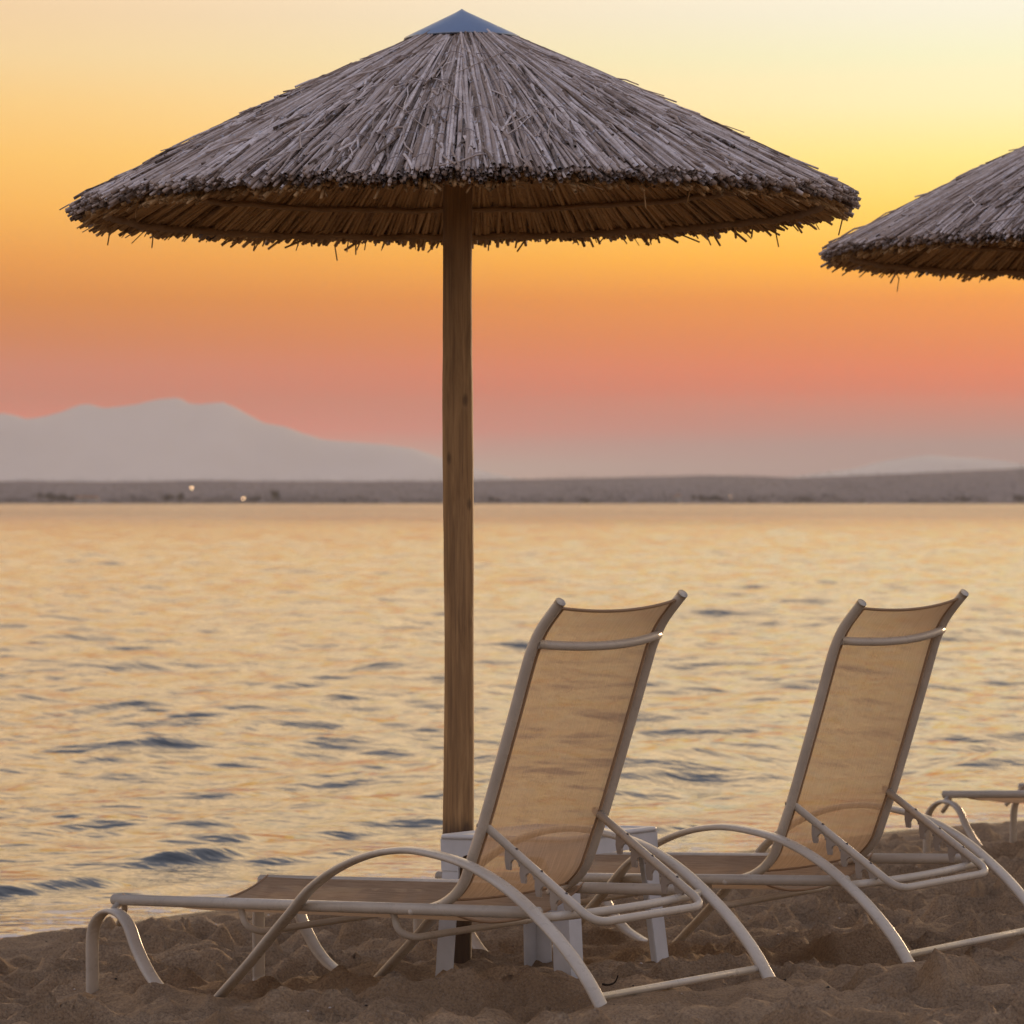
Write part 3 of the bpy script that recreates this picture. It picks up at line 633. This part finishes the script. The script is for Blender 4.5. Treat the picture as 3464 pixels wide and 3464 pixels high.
    ys = np.linspace(-YB + .006, YB - .006, 25); V = []
    for i, (x, z) in enumerate(bp):
        f = i / (len(bp) - 1); bow = .027 * (1 - .55 * f)
        tx = bp[min(i + 1, len(bp) - 1)] - bp[max(i - 1, 0)]; tx /= np.linalg.norm(tx); n_ = np.array([-tx[1], tx[0]])
        if n_[0] < 0: n_ = -n_
        for y in ys:
            w_ = bow * (1 - (y / YB) ** 2); V.append((x + n_[0] * w_ - .002, y, z + n_[1] * w_))
    nY = len(ys); nB = len(bp)
    b = MB(); b.add(V, [(i * nY + j, i * nY + j + 1, (i + 1) * nY + j + 1, (i + 1) * nY + j) for i in range(nB - 1) for j in range(nY - 1)]); bs = b.build('back_sling', M_sling, root)
    for row in (0, nB - 1):
        b = MB(); b.add(*sweep(np.array(V[row * nY:(row + 1) * nY]), .0045, seg=6)); b.build('hem', M_hem, bs)
    for c_ in (1, nY - 2):
        b = MB(); b.add(*sweep(np.array([V[i * nY + c_] for i in range(nB)]), .006, .0025, seg=6, lateral=(0, 1, 0))); b.build('hem', M_hem, bs)
    xs = np.linspace(-2.045, -.66, 40); V = []; ys = np.linspace(-YR + .003, YR - .003, 27)
    for x in xs:
        f = (x - xs[0]) / (xs[-1] - xs[0]); sg = .070 + .008 * f - .016 * max(0, 1 - f * 9)
        for y in ys: V.append((x + (.035 * (1 - (y / YR) ** 2) if f < .02 else 0) , y, rail_z(x) + .0165 - sg * (1 - abs(y / YR) ** 2.4)))
    nX, nY = len(xs), len(ys)
    b = MB(); b.add(V, [(i * nY + j, i * nY + j + 1, (i + 1) * nY + j + 1, (i + 1) * nY + j) for i in range(nX - 1) for j in range(nY - 1)]); ss = b.build('seat_sling', M_sling, root)
    for row in (0, nX - 1):
        b = MB(); b.add(*sweep(np.array(V[row * nY:(row + 1) * nY]), .0045, seg=6)); b.build('hem', M_hem, ss)
    return root
L1 = make_lounger('nearest tan sun lounger with raised back, in front of the umbrella pole')
L1.location = (.4764, 10.0157, EYE - 1.3353); L1.rotation_euler = (rad(1.535), 0, rad(-44.41))
L2 = copy_tree(L1); L2['label'] = 'raised tan sun lounger right of the white table, its far rear leg out of frame'
L2.location = (1.4298, 11.1930, EYE - 1.3633); L2.rotation_euler = (rad(2.444), rad(-.515), rad(-45.4))
L3 = copy_tree(L1); L3['label'] = 'farthest sun lounger near the water at the right edge, only its foot end showing'
L3.location = (3.6831, 15.2175, EYE - 1.4307); L3.rotation_euler = (0, 0, rad(-42.0))

# ------------------------------------------------------------------ white plastic side table behind the front lounger
TZ = EYE - 1.468
tb = thing('side_table', (.128, 11.36, TZ), 'white plastic side table between the two raised loungers beside the pole', 'table', rot=(0, rad(-2.0), rad(-37)))
HS, HT = .245, .447
b = MB()
for (z0, z1, h0, h1) in ((HT - .014, HT, HS, HS - .004),):
    ring = []
    for z, h in ((z0, h0), (z1 - .003, h0), (z1, h1), (z1, h0 - .028), (z1 - .004, h0 - .032)):
        q = []
        for cxs, cys, a_ in ((1, 1, 0), (-1, 1, 90), (-1, -1, 180), (1, -1, 270)):
            for a in range(0, 91, 18): q.append((cxs * (h - .02) + .02 * math.cos(rad(a_ + a)), cys * (h - .02) + .02 * math.sin(rad(a_ + a)), z))
        ring.append(q)
    n = len(ring[0]); V = [p_ for q in ring for p_ in q]
    b.add(V, [(i * n + j, i * n + (j + 1) % n, (i + 1) * n + (j + 1) % n, (i + 1) * n + j) for i in range(4) for j in range(n)] + [tuple(range(4 * n, 5 * n)), tuple(range(n - 1, -1, -1))])
b.build('table_top', M_plastic, tb)
for a in range(4):
    Rz = np.array(Matrix.Rotation(a * math.pi / 2, 3, 'Z'))
    # arched apron panel on one side
    w_ = HS - .003; top, bot = HT - .0145, HT - .062
    out = [(-w_ + .002, top), (w_ - .002, top), (w_ - .002, bot - .05)]
    out += [(w_ - .068 - .012 * 0 + .0 - .035 * (1 - math.cos(rad(t_))), bot - .05 + .05 * math.sin(rad(t_))) for t_ in range(0, 91, 15)]
    out += [(-(w_ - .068 - .035 * (1 - math.cos(rad(t_)))), bot - .05 + .05 * math.sin(rad(t_))) for t_ in range(90, -1, -15)] + [(-w_ + .002, bot - .05)]
    V, Fc = extrude_y(out, -w_, -w_ + .005); b = MB(); b.add(np.array(V) @ Rz.T, Fc); b.build('apron', M_plastic, tb, False)
    # angle-section leg at one corner, splayed outwards
    prof = [(-.002, -.002), (.062, -.002), (.062, .004), (.028, .007), (.007, .007), (.007, .028), (.004, .062), (-.002, .062)]
    V = []; zs = (HT - .0625, .20, -.12)
    for z in zs:
        sp = .030 * (HT - .0625 - z) / HT
        for (u, w2) in prof: V.append((-w_ + u - sp + .0085, -w_ + w2 - sp + .0085, z))
    n = len(prof); Fc = [(i * n + j, i * n + (j + 1) % n, (i + 1) * n + (j + 1) % n, (i + 1) * n + j) for i in range(2) for j in range(n)] + [tuple(range(n)), tuple(range(3 * n - 1, 2 * n - 1, -1))]
    b = MB(); b.add(np.array(V) @ Rz.T, Fc); b.build('leg', M_plastic, tb, False)

# ------------------------------------------------------------------ small litter on the sand
tx, ty = .272, 10.22
tw = thing('twig', (tx, ty, ground(tx, ty) + .006), 'small dark curled twig on the sand behind the nearest lounger', 'twig')
b = MB(); b.add(*sweep(smooth_path([(-.02, 0, .0), (-.005, 0, -.002), (.012, .004, .002), (.02, .005, .012), (.024, .004, .024)], 5), np.linspace(.0035, .0018, 21), seg=6)); b.add(*sweep([(.005, 0, 0), (.012, -.01, .004)], .0016, seg=5)); b.build('stem', M_twig, tw)
b = MB(); r = np.random.default_rng(4)
for i in range(700):
    x, y = r.uniform(-2.2, 3.8), r.uniform(8.2, 18); s = r.uniform(.0018, .0065)
    V = np.array([(1, 0, 0), (-1, 0, 0), (0, 1, 0), (0, -1, 0), (0, 0, .6), (0, 0, -.6)]) * s * r.uniform(.6, 1.3, (6, 1)) + np.array([x, y, ground(x, y) + s * .3])
    b.add(V, [(0, 2, 4), (2, 1, 4), (1, 3, 4), (3, 0, 4), (2, 0, 5), (1, 2, 5), (3, 1, 5), (0, 3, 5)], r.random())
tag(b.build('shell_fragments', M_pebble), 'scattered pale shell bits and pebbles on the sand', 'shell bits', kind='stuff')
